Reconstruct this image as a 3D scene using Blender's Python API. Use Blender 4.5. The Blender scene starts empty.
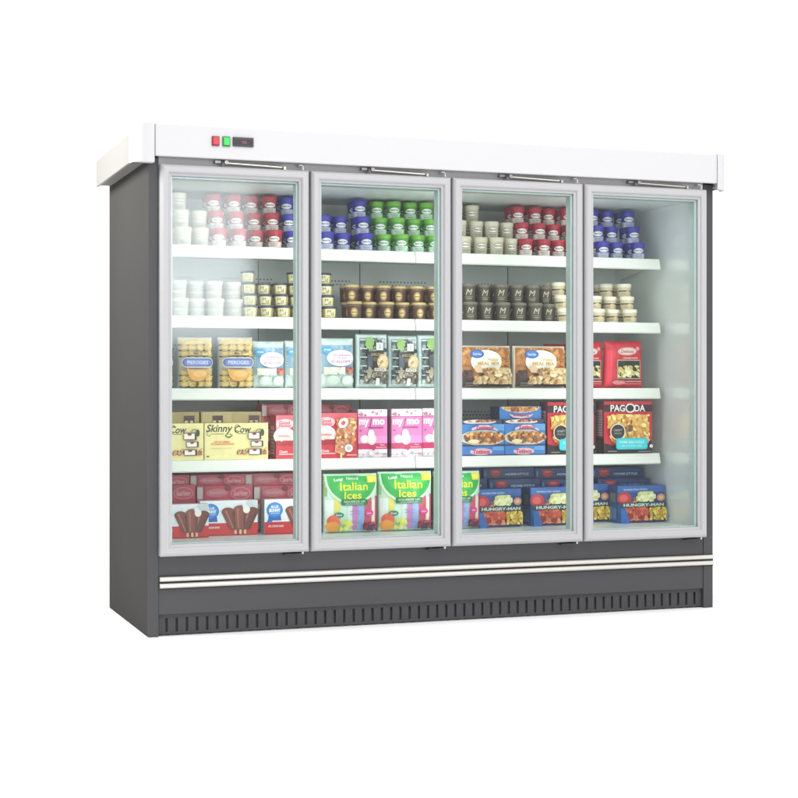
import bpy, bmesh, math, random
from mathutils import Vector, Matrix
random.seed(7)
scene = bpy.context.scene
C = scene.collection

# ---------------------------------------------------------------- camera model (metres)
F = 1595.0; YAW = math.radians(19.8); CX, CY, CZ = -1.189, -6.2, .98
def at(px, Y):                      # world x of a sight line on the vertical plane y = Y
    return CX + (Y-CY)*math.tan(YAW + math.atan((px-399)/F))
def atz(px, py, Y):
    x = at(px, Y); d = (x-CX)*math.sin(YAW)+(Y-CY)*math.cos(YAW)
    return x, CZ+(387-py)*d/F
def dist(x, Y): return (x-CX)*math.sin(YAW)+(Y-CY)*math.cos(YAW)

# ---------------------------------------------------------------- materials
def s2l(c):
    return tuple(((v/255)/12.92 if v/255 <= .04045 else ((v/255+.055)/1.055)**2.4) for v in c)
_m = {}
def mat(name, rgb, rough=.5, metal=0., spec=.5, bump=0., bscale=60, vary=0.):
    if name in _m: return _m[name]
    m = bpy.data.materials.new(name); m.use_nodes = True
    nt = m.node_tree; b = nt.nodes['Principled BSDF']
    b.inputs['Base Color'].default_value = (*s2l(rgb), 1)
    b.inputs['Roughness'].default_value = rough
    b.inputs['Metallic'].default_value = metal
    b.inputs['Specular IOR Level'].default_value = spec
    if vary or bump:
        tc = nt.nodes.new('ShaderNodeTexCoord'); nz = nt.nodes.new('ShaderNodeTexNoise')
        nz.inputs['Scale'].default_value = bscale; nz.inputs['Detail'].default_value = 4
        nt.links.new(tc.outputs['Object'], nz.inputs['Vector'])
    if vary:
        mx = nt.nodes.new('ShaderNodeMix'); mx.data_type = 'RGBA'
        c = s2l(rgb)
        mx.inputs[6].default_value = (*[v*(1-vary) for v in c], 1)
        mx.inputs[7].default_value = (*[min(1, v*(1+vary)) for v in c], 1)
        nt.links.new(nz.outputs['Fac'], mx.inputs[0]); nt.links.new(mx.outputs[2], b.inputs['Base Color'])
    if bump:
        bp = nt.nodes.new('ShaderNodeBump'); bp.inputs['Strength'].default_value = bump; bp.inputs['Distance'].default_value = .002
        nt.links.new(nz.outputs['Fac'], bp.inputs['Height']); nt.links.new(bp.outputs['Normal'], b.inputs['Normal'])
    _m[name] = m
    return m
def ink(rgb, rough=.35):
    return mat('ink_%02x%02x%02x' % tuple(int(v) for v in rgb), rgb, rough, vary=.12, bscale=35)
PAINT = mat('charcoal_enamel', (66, 66, 68), .42, spec=.35, bump=.05, bscale=300, vary=.05)
PAINT2 = mat('charcoal_enamel_kick', (64, 64, 66), .5, spec=.3, vary=.05)
DARKIN = mat('black_cavity', (22, 22, 24), .7)
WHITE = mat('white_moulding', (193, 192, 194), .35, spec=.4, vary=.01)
SIDEW = mat('white_moulding_shaded', (150, 148, 144), .45, spec=.3, vary=.01)  # same white moulding, its colour darkened to stand for the shaded side
FRAME = mat('light_grey_aluminium', (170, 169, 171), .36, spec=.5, vary=.015)
GASK = mat('pale_teal_gasket', (214, 232, 230), .4, vary=.03)
SHELF = mat('white_shelf_enamel', (232, 234, 226), .4, vary=.01)
LINER = mat('grey_liner_enamel', (214, 220, 219), .42, vary=.03, bscale=4)
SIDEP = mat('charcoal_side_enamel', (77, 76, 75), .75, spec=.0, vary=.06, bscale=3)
LINERS = mat('grey_side_liner', (238, 245, 244), .2, metal=.1, spec=.8, vary=.03, bscale=4)
STEEL = mat('brushed_steel', (200, 198, 192), .28, metal=.85)
TRIM = mat('satin_trim', (205, 202, 196), .35, metal=.35)
FLOORM = mat('white_studio_floor', (250, 250, 250), .9, spec=.1)

def glass_mat():
    m = bpy.data.materials.new('door_glass'); m.use_nodes = True; nt = m.node_tree
    for n in list(nt.nodes): nt.nodes.remove(n)
    o = nt.nodes.new('ShaderNodeOutputMaterial'); mx = nt.nodes.new('ShaderNodeMixShader')
    t = nt.nodes.new('ShaderNodeBsdfTransparent'); t.inputs['Color'].default_value = (.965, .985, .98, 1)
    g = nt.nodes.new('ShaderNodeBsdfGlossy'); g.inputs['Roughness'].default_value = .08
    g.inputs['Color'].default_value = (.96, 1, 1, 1)
    fr = nt.nodes.new('ShaderNodeFresnel'); fr.inputs['IOR'].default_value = 1.3
    nt.links.new(fr.outputs[0], mx.inputs[0]); nt.links.new(t.outputs[0], mx.inputs[1]); nt.links.new(g.outputs[0], mx.inputs[2])
    nt.links.new(mx.outputs[0], o.inputs['Surface'])
    return m
GLASS = glass_mat()

# ---------------------------------------------------------------- object helpers
def link(o, parent=None):
    C.objects.link(o)
    if parent: o.parent = parent
    return o
def tag(o, label=None, cat=None, group=None, kind=None):
    if label: o['label'] = label
    if cat: o['category'] = cat
    if group: o['group'] = group
    if kind: o['kind'] = kind
    return o
def empty(name, loc=(0, 0, 0), rz=0):
    o = bpy.data.objects.new(name, None); o.location = loc; o.rotation_euler = (0, 0, rz)
    o.empty_display_size = .05
    return link(o)
def obj(name, bm, mats, parent=None, smooth=False, bevel=0, seg=2):
    me = bpy.data.meshes.new(name)
    bmesh.ops.recalc_face_normals(bm, faces=bm.faces) if bevel >= 0 else None
    bm.to_mesh(me); bm.free()
    for m in (mats if isinstance(mats, (list, tuple)) else [mats]): me.materials.append(m)
    if smooth:
        for p in me.polygons: p.use_smooth = True
        try: me.set_sharp_from_angle(angle=math.radians(38))
        except Exception: pass
    o = bpy.data.objects.new(name, me); link(o, parent)
    if bevel > 0:
        b = o.modifiers.new('bevel', 'BEVEL'); b.width = bevel; b.segments = seg; b.limit_method = 'ANGLE'
        b.harden_normals = False
    return o
def bx(bm, x0, x1, y0, y1, z0, z1, mi=0):
    vs = [bm.verts.new(p) for p in ((x0,y0,z0),(x1,y0,z0),(x1,y1,z0),(x0,y1,z0),(x0,y0,z1),(x1,y0,z1),(x1,y1,z1),(x0,y1,z1))]
    for f in ((0,3,2,1),(4,5,6,7),(0,1,5,4),(1,2,6,5),(2,3,7,6),(3,0,4,7)):
        fc = bm.faces.new([vs[i] for i in f]); fc.material_index = mi
def box(name, x0, x1, y0, y1, z0, z1, m, parent=None, bevel=.002):
    bm = bmesh.new(); bx(bm, x0, x1, y0, y1, z0, z1); return obj(name, bm, m, parent, bevel=bevel)
def prism(bm, pts, z0, z1, mi=0):           # plan outline extruded in z
    lo = [bm.verts.new((x, y, z0)) for x, y in pts]; hi = [bm.verts.new((x, y, z1)) for x, y in pts]
    n = len(pts)
    bm.faces.new(lo[::-1]).material_index = mi; bm.faces.new(hi).material_index = mi
    for i in range(n): bm.faces.new((lo[i], lo[(i+1)%n], hi[(i+1)%n], hi[i])).material_index = mi
def tube(bm, a, b, r, n=12):
    a = Vector(a); b = Vector(b); d = (b-a); L = d.length
    q = d.to_track_quat('Z', 'Y').to_matrix().to_4x4()
    bmesh.ops.create_cone(bm, cap_ends=True, segments=n, radius1=r, radius2=r, depth=L, matrix=Matrix.Translation((a+b)/2) @ q)
def lathe(bm, prof, n=28, mi=None):         # prof: list of (r, z[, material index of the band above])
    rings = []
    for p in prof:
        r, z = p[0], p[1]
        rings.append([bm.verts.new((r*math.cos(2*math.pi*k/n), r*math.sin(2*math.pi*k/n), z)) for k in range(n)])
    for i in range(len(prof)-1):
        for k in range(n):
            f = bm.faces.new((rings[i][k], rings[i][(k+1)%n], rings[i+1][(k+1)%n], rings[i+1][k]))
            f.material_index = prof[i][2] if len(prof[i]) > 2 else 0
    bm.faces.new(rings[0][::-1]).material_index = prof[0][2] if len(prof[0]) > 2 else 0
    bm.faces.new(rings[-1]).material_index = prof[-2][2] if len(prof[-2]) > 2 else 0

# ---------------------------------------------------------------- printed artwork: flat coloured shapes
_txt = {}
def text_geo(s, bold):
    k = (s, bold)
    if k in _txt: return _txt[k]
    cu = bpy.data.curves.new('t', 'FONT'); cu.body = s; cu.size = 1; cu.offset = bold; cu.resolution_u = 3
    cu.align_x = 'LEFT'; ob = bpy.data.objects.new('t', cu); C.objects.link(ob)
    bpy.context.view_layer.update()
    me = bpy.data.meshes.new_from_object(ob.evaluated_get(bpy.context.evaluated_depsgraph_get()))
    vs = [(v.co.x, v.co.y) for v in me.vertices]; fs = [tuple(p.vertices) for p in me.polygons]
    bpy.data.objects.remove(ob); bpy.data.curves.remove(cu); bpy.data.meshes.remove(me)
    x0 = min(v[0] for v in vs); x1 = max(v[0] for v in vs); y0 = min(v[1] for v in vs); y1 = max(v[1] for v in vs)
    vs = [((x-x0)/(x1-x0)-.5, (y-y0)/(y1-y0)-.5) for x, y in vs]
    _txt[k] = (vs, fs); return _txt[k]

class Art:
    """shapes in face units: u 0..w, v 0..h (metres); every shape sits a hair above the last"""
    STEP = .00035
    def __init__(s, w, h): s.w, s.h = w, h; s.shapes = []; s.mats = []; s.lay = 0
    def mi(s, rgb):
        m = ink(rgb)
        if m not in s.mats: s.mats.append(m)
        return s.mats.index(m)
    def poly(s, pts, rgb, same=False):
        if not same: s.lay += 1
        s.shapes.append(([(u*s.w, v*s.h) for u, v in pts], [tuple(range(len(pts)))], s.mi(rgb), s.lay)); return s
    def rect(s, u0, v0, u1, v1, rgb): return s.poly([(u0,v0),(u1,v0),(u1,v1),(u0,v1)], rgb)
    def rrect(s, u0, v0, u1, v1, rgb, r=.3):
        R = r*(v1-v0)*s.h; ru = R/s.w; rv = R/s.h; P = []
        for cx, cy, a0 in ((u1-ru,v0+rv,-90),(u1-ru,v1-rv,0),(u0+ru,v1-rv,90),(u0+ru,v0+rv,180)):
            for k in range(6):
                a = math.radians(a0+18*k); P.append((cx+ru*math.cos(a), cy+rv*math.sin(a)))
        return s.poly(P, rgb)
    def ell(s, u, v, a, b, rgb, rot=0, n=22, same=False):
        P = []; c, sn = math.cos(rot), math.sin(rot)
        for k in range(n):
            t = 2*math.pi*k/n; x = a*s.w*math.cos(t); y = b*s.h*math.sin(t)
            P.append((u+(x*c-y*sn)/s.w, v+(x*sn+y*c)/s.h))
        return s.poly(P, rgb, same)
    def blobs(s, n, u0, v0, u1, v1, r, cols, aspect=1., rnd=None, inside=None, seed=1):
        """r in metres; irregular little food pieces"""
        R = random.Random(seed)
        s.lay += 1; base = s.lay
        for i in range(n):
            for _ in range(20):
                u = R.uniform(u0, u1); v = R.uniform(v0, v1)
                if inside is None or inside(u, v): break
            rr = r*R.uniform(.6, 1.25); a = R.uniform(0, math.pi); P = []
            c, sn = math.cos(a), math.sin(a)
            for k in range(8):
                t = 2*math.pi*k/8; q = R.uniform(.8, 1.15)
                x = rr*q*math.cos(t)*aspect; y = rr*q*math.sin(t)/aspect
                P.append((u*s.w + x*c-y*sn, v*s.h + x*sn+y*c))
            P = [(min(max(x, u0*s.w), u1*s.w), min(max(y, v0*s.h), v1*s.h)) for x, y in P]
            s.lay = base + i*.35
            s.shapes.append((P, [tuple(range(8))], s.mi(cols[R.randrange(len(cols))]), s.lay))
            # each piece is one flat colour picked at random
        s.lay = math.ceil(s.lay)+1
        return s
    def text(s, t, u, v, wu, hv, rgb, bold=.0, shear=0, rot=0):
        s.lay += 1
        vs, fs = text_geo(t, bold); c, sn = math.cos(rot), math.sin(rot); P = []
        for x, y in vs:
            X = x*wu*s.w + shear*y*hv*s.h; Y = y*hv*s.h
            P.append((u*s.w + X*c-Y*sn, v*s.h + X*sn+Y*c))
        s.shapes.append((P, fs, s.mi(rgb), s.lay)); return s
    def mesh(s, name, parent, fn, sub=0, off0=.0006):
        """fn(u_m, v_m, offset) -> point"""
        bm = bmesh.new()
        tmp = {}
        for P, fs, mi, lay in s.shapes:
            vs = [bm.verts.new((x, y, lay)) for x, y in P]
            for f in fs:
                try: fc = bm.faces.new([vs[i] for i in f]); fc.material_index = mi
                except ValueError: pass
        bmesh.ops.triangulate(bm, faces=bm.faces)
        if sub:
            for _ in range(5):
                es = [e for e in bm.edges if e.calc_length() > sub and abs(e.verts[0].co.z-e.verts[1].co.z) < 1e-6]
                if not es: break
                bmesh.ops.subdivide_edges(bm, edges=es, cuts=1); bmesh.ops.triangulate(bm, faces=bm.faces)
        for v in bm.verts: v.co = fn(v.co.x, v.co.y, off0 + v.co.z*Art.STEP)
        for f in bm.faces: f.normal_update()
        me = bpy.data.meshes.new(name); bm.to_mesh(me); bm.free()
        for m in s.mats: me.materials.append(m)
        o = bpy.data.objects.new(name, me); link(o, parent); return o

# ---------------------------------------------------------------- the freezer
W = 2.527
SH = [1.568, 1.275, .975, .676]; DECK = .36; YS = .30; YB = .75
fz = empty('display_freezer', (0, 0, 0))
tag(fz, 'long charcoal upright display freezer with four glass doors and a white canopy', 'freezer')
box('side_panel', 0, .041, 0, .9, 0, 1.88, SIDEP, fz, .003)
box('front_pilaster', .0005, .041, -.003, .02, .0, 1.88, PAINT, fz, .002)
box('side_panel', 2.479, W, 0, .9, 0, 1.88, PAINT, fz, .003)
box('rear_panel', .041, 2.479, .87, .9, .02, 1.88, PAINT, fz)
box('upper_rail', .041, 2.479, .004, .05, 1.80, 1.895, mat('grey_rail', (185,184,186), .4), fz)
box('top_panel', 0, W, .05, .9, 1.882, 1.9, PAINT, fz)
box('lower_panel', .041, 2.479, .004, .06, .086, .318, PAINT, fz)
# liner with a row of air slots above each shelf
bm = bmesh.new()
bx(bm, .062, 2.458, YB, YB+.02, DECK-.02, 1.81, 0)
for zz in SH+[DECK]:
    for x0 in [i*.37+.1 for i in range(7)]:
        for k in range(14):
            xx = x0+k*.017
            if xx < 2.4: bx(bm, xx, xx+.006, YB-.0012, YB+.002, zz+.17, zz+.176, 1); bx(bm, xx+.008, xx+.014, YB-.0012, YB+.002, zz+.186, zz+.192, 1)
for xx in (.64, 1.12, 1.86): bx(bm, xx, xx+.004, YB-.0015, YB+.002, DECK, 1.80, 1)
obj('rear_liner', bm, [LINER, mat('slot_shade', (70, 76, 78), .6)], fz)
bm = bmesh.new(); bx(bm, .041, .062, .036, YB, DECK-.02, 1.81); obj('side_liner', bm, LINERS, fz)
bm = bmesh.new(); bx(bm, 2.458, 2.479, .036, YB, DECK-.02, 1.81); obj('side_liner', bm, LINERS, fz)
box('ceiling_liner', .041, 2.479, .05, YB+.02, 1.81, 1.83, LINER, fz, 0)
bm = bmesh.new()
bx(bm, .062, 2.458, .036, YB, DECK-.03, DECK)
bx(bm, .041, 2.479, .004, .036, .318, DECK-.004)
obj('deck', bm, mat('deck_enamel', (228, 238, 240), .3, vary=.02), fz, bevel=.003)
# shelves: boards with a deep white price rail, two lengths butted at a joint
XJ = at(415, YS)
for z in SH:
    for (a, b) in ((.075, XJ-.0015), (XJ+.0015, 2.425)):
        bm = bmesh.new(); bx(bm, a, b, YS+.012, YB-.004, z-.02, z-.001)
        o = obj('shelf', bm, SHELF, fz, bevel=.001)
        bm = bmesh.new()
        P = [(0, z), (.012, z), (.012, z-.046), (-.006, z-.05), (-.012, z-.044)]
        lo = [bm.verts.new((a, YS+p, q)) for p, q in P]; hi = [bm.verts.new((b, YS+p, q)) for p, q in P]
        bm.faces.new(lo); bm.faces.new(hi[::-1])
        for i in range(5): bm.faces.new((lo[i], hi[i], hi[(i+1)%5], lo[(i+1)%5]))
        obj('price_rail', bm, SHELF, o, bevel=.0015)
    for xb in (.068, 2.43):
        bm = bmesh.new()
        vs = [(YS+.06, z-.02), (YB-.005, z-.02), (YB-.005, z-.085), (YB-.06, z-.07)]
        l = [bm.verts.new((xb, y, q)) for y, q in vs]; h = [bm.verts.new((xb+.003, y, q)) for y, q in vs]
        bm.faces.new(l); bm.faces.new(h[::-1])
        for i in range(4): bm.faces.new((l[i], h[i], h[(i+1)%4], l[(i+1)%4]))
        obj('shelf_bracket', bm, SHELF, fz)
# mullions and jambs behind the doors
doors = [(.043, .646), (.654, 1.260), (1.268, 1.868), (1.876, 2.474)]
for a, b in ((.041, .078), (.604, .692), (1.218, 1.306), (1.830, 1.920), (2.436, 2.479)):
    bm = bmesh.new(); bx(bm, a, b, .004, .055, DECK-.003, 1.80); obj('mullion', bm, GASK, fz, bevel=.003)
ZB, ZT = .317, 1.851
def door(a, b, ix):
    # frame: profile swept round a rectangle with mitred corners; t = distance in from the outer edge
    prof = [(0, -.003), (0, -.031), (.003, -.039), (.011, -.046), (.026, -.046), (.031, -.044), (.034, -.037), (.043, -.034), (.043, -.003)]
    bm = bmesh.new(); rings = []
    kt, kb = 1.05, 1.09
    for t, y in prof:
        rings.append([bm.verts.new(p) for p in ((a+t, y, ZB+t*kb), (b-t, y, ZB+t*kb), (b-t, y, ZT-t*kt), (a+t, y, ZT-t*kt))])
    n = len(prof)
    for i in range(n):
        j = (i+1) % n
        for k in range(4):
            bm.faces.new((rings[i][k], rings[i][(k+1)%4], rings[j][(k+1)%4], rings[j][k]))
    d = obj('door', bm, FRAME, fz, bevel=.0012)
    bm = bmesh.new(); bx(bm, a+.0425, b-.0425, -.026, -.018, ZB+.0455, ZT-.0445); obj('glass_pane', bm, GLASS, d)
    # dark rubber line round the glass, hinge arm in the gap above, corner hinge below
    bm = bmesh.new()
    for x0, x1, z0, z1 in ((a+.043, b-.043, ZB+.047, ZB+.052), (a+.043, b-.043, ZT-.052, ZT-.046)): bx(bm, x0, x1, -.017, -.005, z0, z1)
    bx(bm, a+.043, a+.049, -.017, -.005, ZB+.052, ZT-.052); bx(bm, b-.050, b-.043, -.017, -.005, ZB+.052, ZT-.052)
    obj('gasket', bm, GASK, d)
    xl, xr = a+.25, a+.50
    bm = bmesh.new()
    tube(bm, (xl+.012, -.032, 1.866), (xr-.01, -.034, 1.859), .0036, 10); tube(bm, (xl+.012, -.024, 1.8695), (xr-.01, -.024, 1.867), .0025, 8)
    bx(bm, xr-.004, xr+.004, -.04, -.008, 1.850, 1.862)
    obj('hinge_arm', bm, STEEL, d, smooth=True)
    bm = bmesh.new(); tube(bm, (xl, -.036, 1.856), (xl, -.02, 1.876), .006, 10); tube(bm, (xl+.012, -.04, 1.868), (xl+.012, -.02, 1.868), .008, 12); bx(bm, xl-.03, xl+.02, -.02, .003, 1.866, 1.876)
    obj('hinge_pivot', bm, mat('dark_hinge', (150, 148, 146), .35, metal=.7), d, smooth=True)
    bm = bmesh.new(); bx(bm, b-.042, b-.022, -.034, -.004, 1.869, 1.874); bx(bm, b-.027, b-.022, -.034, -.028, 1.852, 1.874)
    obj('top_bracket', bm, WHITE, d, bevel=.001)
    bm = bmesh.new(); bx(bm, b-.10, b-.024, -.035, .004, .307, .3115); obj('lower_hinge', bm, mat('dark_strip', (50,48,46)), d)
    bm = bmesh.new(); tube(bm, (b-.027, -.034, .309), (b-.027, -.034, .318), .004, 10); obj('hinge_pin', bm, WHITE, d, smooth=True)
    return d
for i, (a, b) in enumerate(doors): door(a, b, i)

# canopy
bm = bmesh.new(); bx(bm, .019, 2.521, -.050, -.03, 1.879, 2.006); fas = obj('canopy_fascia', bm, WHITE, fz, bevel=.004, seg=3)
bm = bmesh.new(); bx(bm, -.05, 2.559, -.029, .86, 1.902, 1.972); obj('canopy_top', bm, WHITE, fz, bevel=.004)
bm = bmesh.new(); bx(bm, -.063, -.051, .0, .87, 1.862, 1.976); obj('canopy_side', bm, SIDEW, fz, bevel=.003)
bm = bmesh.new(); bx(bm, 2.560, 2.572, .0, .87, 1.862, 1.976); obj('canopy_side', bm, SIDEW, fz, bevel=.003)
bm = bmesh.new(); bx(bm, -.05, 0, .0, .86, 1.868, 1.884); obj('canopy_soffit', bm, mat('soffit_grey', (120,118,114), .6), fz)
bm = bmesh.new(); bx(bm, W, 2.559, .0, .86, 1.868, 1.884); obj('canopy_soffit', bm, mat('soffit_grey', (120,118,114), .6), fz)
def cap(xi, xo, sgn):
    bm = bmesh.new(); r = .062; P = [(xi, -.018), (xi, -.0535)]
    for k in range(9):
        t = math.radians(90*k/8); P.append((xo + sgn*(r - r*math.sin(t)), -.0535 + r - r*math.cos(t)))
    P += [(xo, .014), (xo+sgn*.014, .014), (xo+sgn*.014, -.018)]
    if sgn < 0: P = P[::-1]
    prism(bm, P, 1.852, 2.009)
    o = obj('end_cap', bm, WHITE, fz, bevel=.012, seg=5, smooth=True); return o
cap(.017, -.073, 1); cap(2.523, 2.580, -1)
# control panel
def fx(p0, p1, q0, q1):
    x0, z1 = atz(p0, q0, -.05); x1, z0 = atz(p1, q1, -.05); return x0, x1, z0, z1
x0, x1, z0, z1 = fx(211.8, 219.2, 136.2, 146.2)
s = box('rocker_switch', x0, x1, -.057, -.049, z0, z1, mat('black_bezel', (120, 40, 42), .4), fas, .001); s['label'] = 'red rocker switch'
box('rocker', x0+.004, x1-.004, -.061, -.056, z0+.005, z1-.005, mat('red_rocker', (225, 40, 48), .25), s, .001)
x0, x1, z0, z1 = fx(222.4, 230, 136.5, 146.8)
s = box('rocker_switch', x0, x1, -.057, -.049, z0, z1, mat('green_bezel', (40, 120, 52), .4), fas, .001); s['label'] = 'green rocker switch'
box('rocker', x0+.004, x1-.004, -.061, -.056, z0+.005, z1-.005, mat('green_rocker', (50, 200, 80), .25), s, .001)
x0, x1, z0, z1 = fx(232.6, 253.4, 137, 147.4)
s = box('temperature_display', x0, x1, -.058, -.049, z0, z1, mat('display_case', (58, 56, 60), .4), fas, .003)
bm = bmesh.new(); bx(bm, x0+.006, x1-.006, -.0595, -.057, z0+.007, z1-.009); w_ = obj('display_window', bm, mat('display_window', (40, 30, 38), .15), s)
bm = bmesh.new()
bx(bm, x0+.036, x1-.030, -.0602, -.0596, (z0+z1)/2-.007, (z0+z1)/2+.004)
obj('dim_readout', bm, mat('dim_red_readout', (104, 56, 76), .4, vary=.3, bscale=260), w_)

# bumper rails
def rail(z0, z1):
    bm = bmesh.new(); n = 10; P = [(0.003, z0)]
    for k in range(n+1):
        t = math.pi*k/n; P.append((-.006-.012*math.sin(t), (z0+z1)/2-(z1-z0)/2*math.cos(t)))
    P.append((.003, z1))
    l = [bm.verts.new((.045, y, z)) for y, z in P]; h = [bm.verts.new((W-.006, y, z)) for y, z in P]
    bm.faces.new(l); bm.faces.new(h[::-1])
    for i in range(len(P)): bm.faces.new((l[i], h[i], h[(i+1)%len(P)], l[(i+1)%len(P)]))
    obj('bumper_rail', bm, TRIM, fz, smooth=True)
rail(.2165, .2355); rail(.190, .2095)
box('rail_backing', .047, W-.002, -.004, .0035, .186, .238, DARKIN, fz, 0)
# slotted kick plate
bm = bmesh.new()
x = .041; P0, Pw, gap = .0408, .0298, .011
bx(bm, .041, 2.479, .018, .021, .070, .0855); bx(bm, .041, 2.479, .018, .021, .006, .016)
n = int((2.479-.041)/P0)
for k in range(n+1):
    a = .041+k*P0; b = min(a+Pw, 2.479)
    if a < 2.479: bx(bm, a, b, .0175, .0205, .0161, .0699)
obj('slotted_kick_plate', bm, PAINT2, fz)
box('compressor_cavity', .045, 2.475, .036, .3, .008, .084, mat('slot_backing', (84,84,86), .7), fz, 0)

# ---------------------------------------------------------------- packaged goods
def door_word(px):
    for lim, w in ((294, 'first'), (321, None), (434, 'second'), (461, None), (566, 'third'), (594, None), (720, 'fourth')):
        if px < lim: return w
ORD = ['first', 'second', 'third', 'fourth', 'fifth', 'sixth', 'seventh']

def dup(root, name=None):
    r = root.copy(); C.objects.link(r)
    for ch in root.children:
        c = ch.copy(); C.objects.link(c); c.parent = r
        for g in ch.children:
            d = g.copy(); C.objects.link(d); d.parent = c
    return r

def make_tub(name, r, h, lidh, lid, up, low, split, art):
    root = empty(name)
    bm = bmesh.new(); rb = r*.87; hb = h-lidh
    R = lambda z: rb+(r*.95-rb)*z/hb
    prof = [(rb*.96, 0, 0), (rb, .003, 0 if split else 1), (R(hb*split)if split else rb, max(hb*split, .004), 1), (R(hb), hb, 1)]
    if not split: prof = [(rb*.96, 0, 1), (rb, .003, 1), (R(hb), hb, 1)]
    lathe(bm, prof); obj('cup', bm, [ink(low), ink(up)], root, smooth=True)
    bm = bmesh.new()
    lathe(bm, [(r*.985, hb-.002), (r, hb+.001), (r, h-.003), (r*.96, h), (r*.90, h), (r*.88, h-.002)])
    obj('lid', bm, ink(lid, .4), root, smooth=True)
    if art:
        a = Art(r*2.0, hb); art(a)
        def fn(u, v, o):
            t = (u-r)/r - math.pi/2 ; q = R(v)+o
            return Vector((q*math.cos(t), q*math.sin(t), v))
        a.mesh('label_print', root, fn, sub=.008, off0=.0004)
    return root
def hd(ovalc, line, lowtxt, u=.5):
    def f(a):
        a.rect(0.04, .06, .96, .36, lowtxt)
        for i, v in enumerate((.29, .2, .12)): a.rect(.2+.05*i, v, .8-.04*i, v+.035, tuple(int(c*.62) for c in lowtxt))
        a.ell(u, .62, .40, .22, line); a.ell(u, .62, .37, .185, ovalc)
        a.text('Häagen-Dazs', u, .62, .60, .2, (60, 40, 60), .02)
    return f
def emblem(a):
    a.ell(.5, .42, .25, .3, (176, 150, 92)); a.ell(.5, .42, .15, .2, (214, 190, 130)); a.rect(.3, .38, .7, .44, (120, 96, 60))
    a.rect(0, .84, 1, .92, (120, 100, 70)); a.rect(.32, .08, .68, .12, (150, 126, 84))
def em_m(a):
    a.text('M', .5, .62, .36, .36, (206, 198, 170), .0, .3); a.rect(.2, .3, .8, .34, (150, 140, 120)); a.rect(.28, .18, .72, .23, (165, 160, 130)); a.rect(.3, .06, .7, .1, (120, 110, 90))
def em_card(a):
    a.rect(.08, .08, .92, .95, (228, 220, 172)); a.text('M', .40, .66, .24, .34, (62, 56, 40), .0); a.text('d', .62, .42, .18, .4, (62, 56, 40), .0); a.rect(.22, .2, .5, .26, (96, 88, 60))
def em_band(a):
    a.rect(-.1, .50, 1.1, .64, (88, 74, 60)); a.ell(.66, .38, .22, .22, (214, 190, 150)); a.rect(.1, .2, .5, .25, (150, 130, 100)); a.rect(.1, .33, .45, .37, (150, 130, 100))
def em_white(a):
    a.rect(.2, .55, .8, .62, (130, 130, 120)); a.rect(.2, .28, .8, .34, (140, 140, 130)); a.ell(.5, .42, .2, .1, (205, 206, 190))

kinds = {
 'cream': (make_tub('ice_cream_tub', .0325, .076, .016, (214,206,184), (206,198,176), (206,200,182), .0, hd((236,232,216),(96,84,60),(190,184,160))), 'cream tub'),
 'red':   (make_tub('ice_cream_tub', .0325, .076, .016, (172,30,54), (166,28,52), (214,200,196), .42, hd((240,232,226),(110,20,36),(222,208,202))), 'red-lidded tub'),
 'blue':  (make_tub('ice_cream_tub', .0325, .076, .016, (52,50,160), (50,50,150), (176,178,206), .42, hd((226,230,240),(30,30,96),(190,194,220))), 'blue-lidded tub'),
 'green': (make_tub('ice_cream_tub', .0325, .076, .016, (104,170,50), (74,148,60), (190,222,196), .42, hd((226,240,224),(44,96,40),(196,226,204))), 'green-lidded tub'),
 'white': (make_tub('frozen_yogurt_tub', .036, .074, .012, (196,194,180), (172,170,158), (172,170,158), .0, em_white), 'plain white tub'),
 'card':  (make_tub('dessert_cup', .031, .049, .008, (64,66,90), (176,160,104), (176,160,104), .0, em_card), 'short cup'),
 'brown': (make_tub('gelato_cup', .033, .073, .009, (196,170,116), (92,62,54), (92,62,54), .0, emblem), 'brown cup'),
 'grey':  (make_tub('gelato_cup', .034, .081, .010, (120,112,98), (84,76,66), (84,76,66), .0, em_m), 'dark grey cup'),
 'band':  (make_tub('ice_cream_tub', .034, .060, .014, (236,232,212), (212,200,168), (212,200,168), .0, em_band), 'dark-banded tub'),
}
used = set()
LAYN = {1: ['bottom'], 2: ['bottom', 'top'], 3: ['bottom', 'middle', 'top'], 4: ['bottom', 'second', 'third', 'top']}
ROWN = {1: ['front'], 2: ['front', 'back'], 3: ['front', 'middle', 'back']}
cnt = {}
def tubs(kind, z, cols, rows, dlev, pitch, group, skip=()):
    root, desc = kinds[kind]
    h = {'cream':.0765,'red':.0765,'blue':.0765,'green':.0765,'white':.0745,'card':.0495,'brown':.0735,'grey':.0815,'band':.0605}[kind]
    seen = {}
    for (px, dy) in cols:
        dw = door_word(px)
        key = (kind, dw or ('a', px > 321, px > 461)); seen[key] = seen.get(key, 0)+1
        word = ORD[seen[key]-1]
        if dw is None:
            gap = 'first and second' if px < 330 else 'second and third' if px < 470 else 'third and fourth'
            where = 'between %s doors' % gap
        else: where = 'in %s door' % dw
        for L, nr in enumerate(rows):
            for k in range(nr):
                if (px, L) in skip: continue
                y = YS+.045+dy+L*dlev+k*pitch
                x = at(px, YS+.045+dy)
                o = root if kind not in used else dup(root)
                used.add(kind)
                o.location = (x+random.uniform(-.0022, .0022), y+random.uniform(-.002, .002), z+L*h)
                # turn the printed side a little towards the aisle
                o.rotation_euler = (0, 0, random.uniform(-.42, -.08))
                tag(o, '%s, %s layer, %s row, stack %s from left %s' % (desc, LAYN[len(rows)][L], ROWN[nr][k], word, where), 'tub', group)
g1 = 'ice cream tubs on the top shelf'
z = SH[0]+.0005
R3 = (3, 2, 2)
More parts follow.
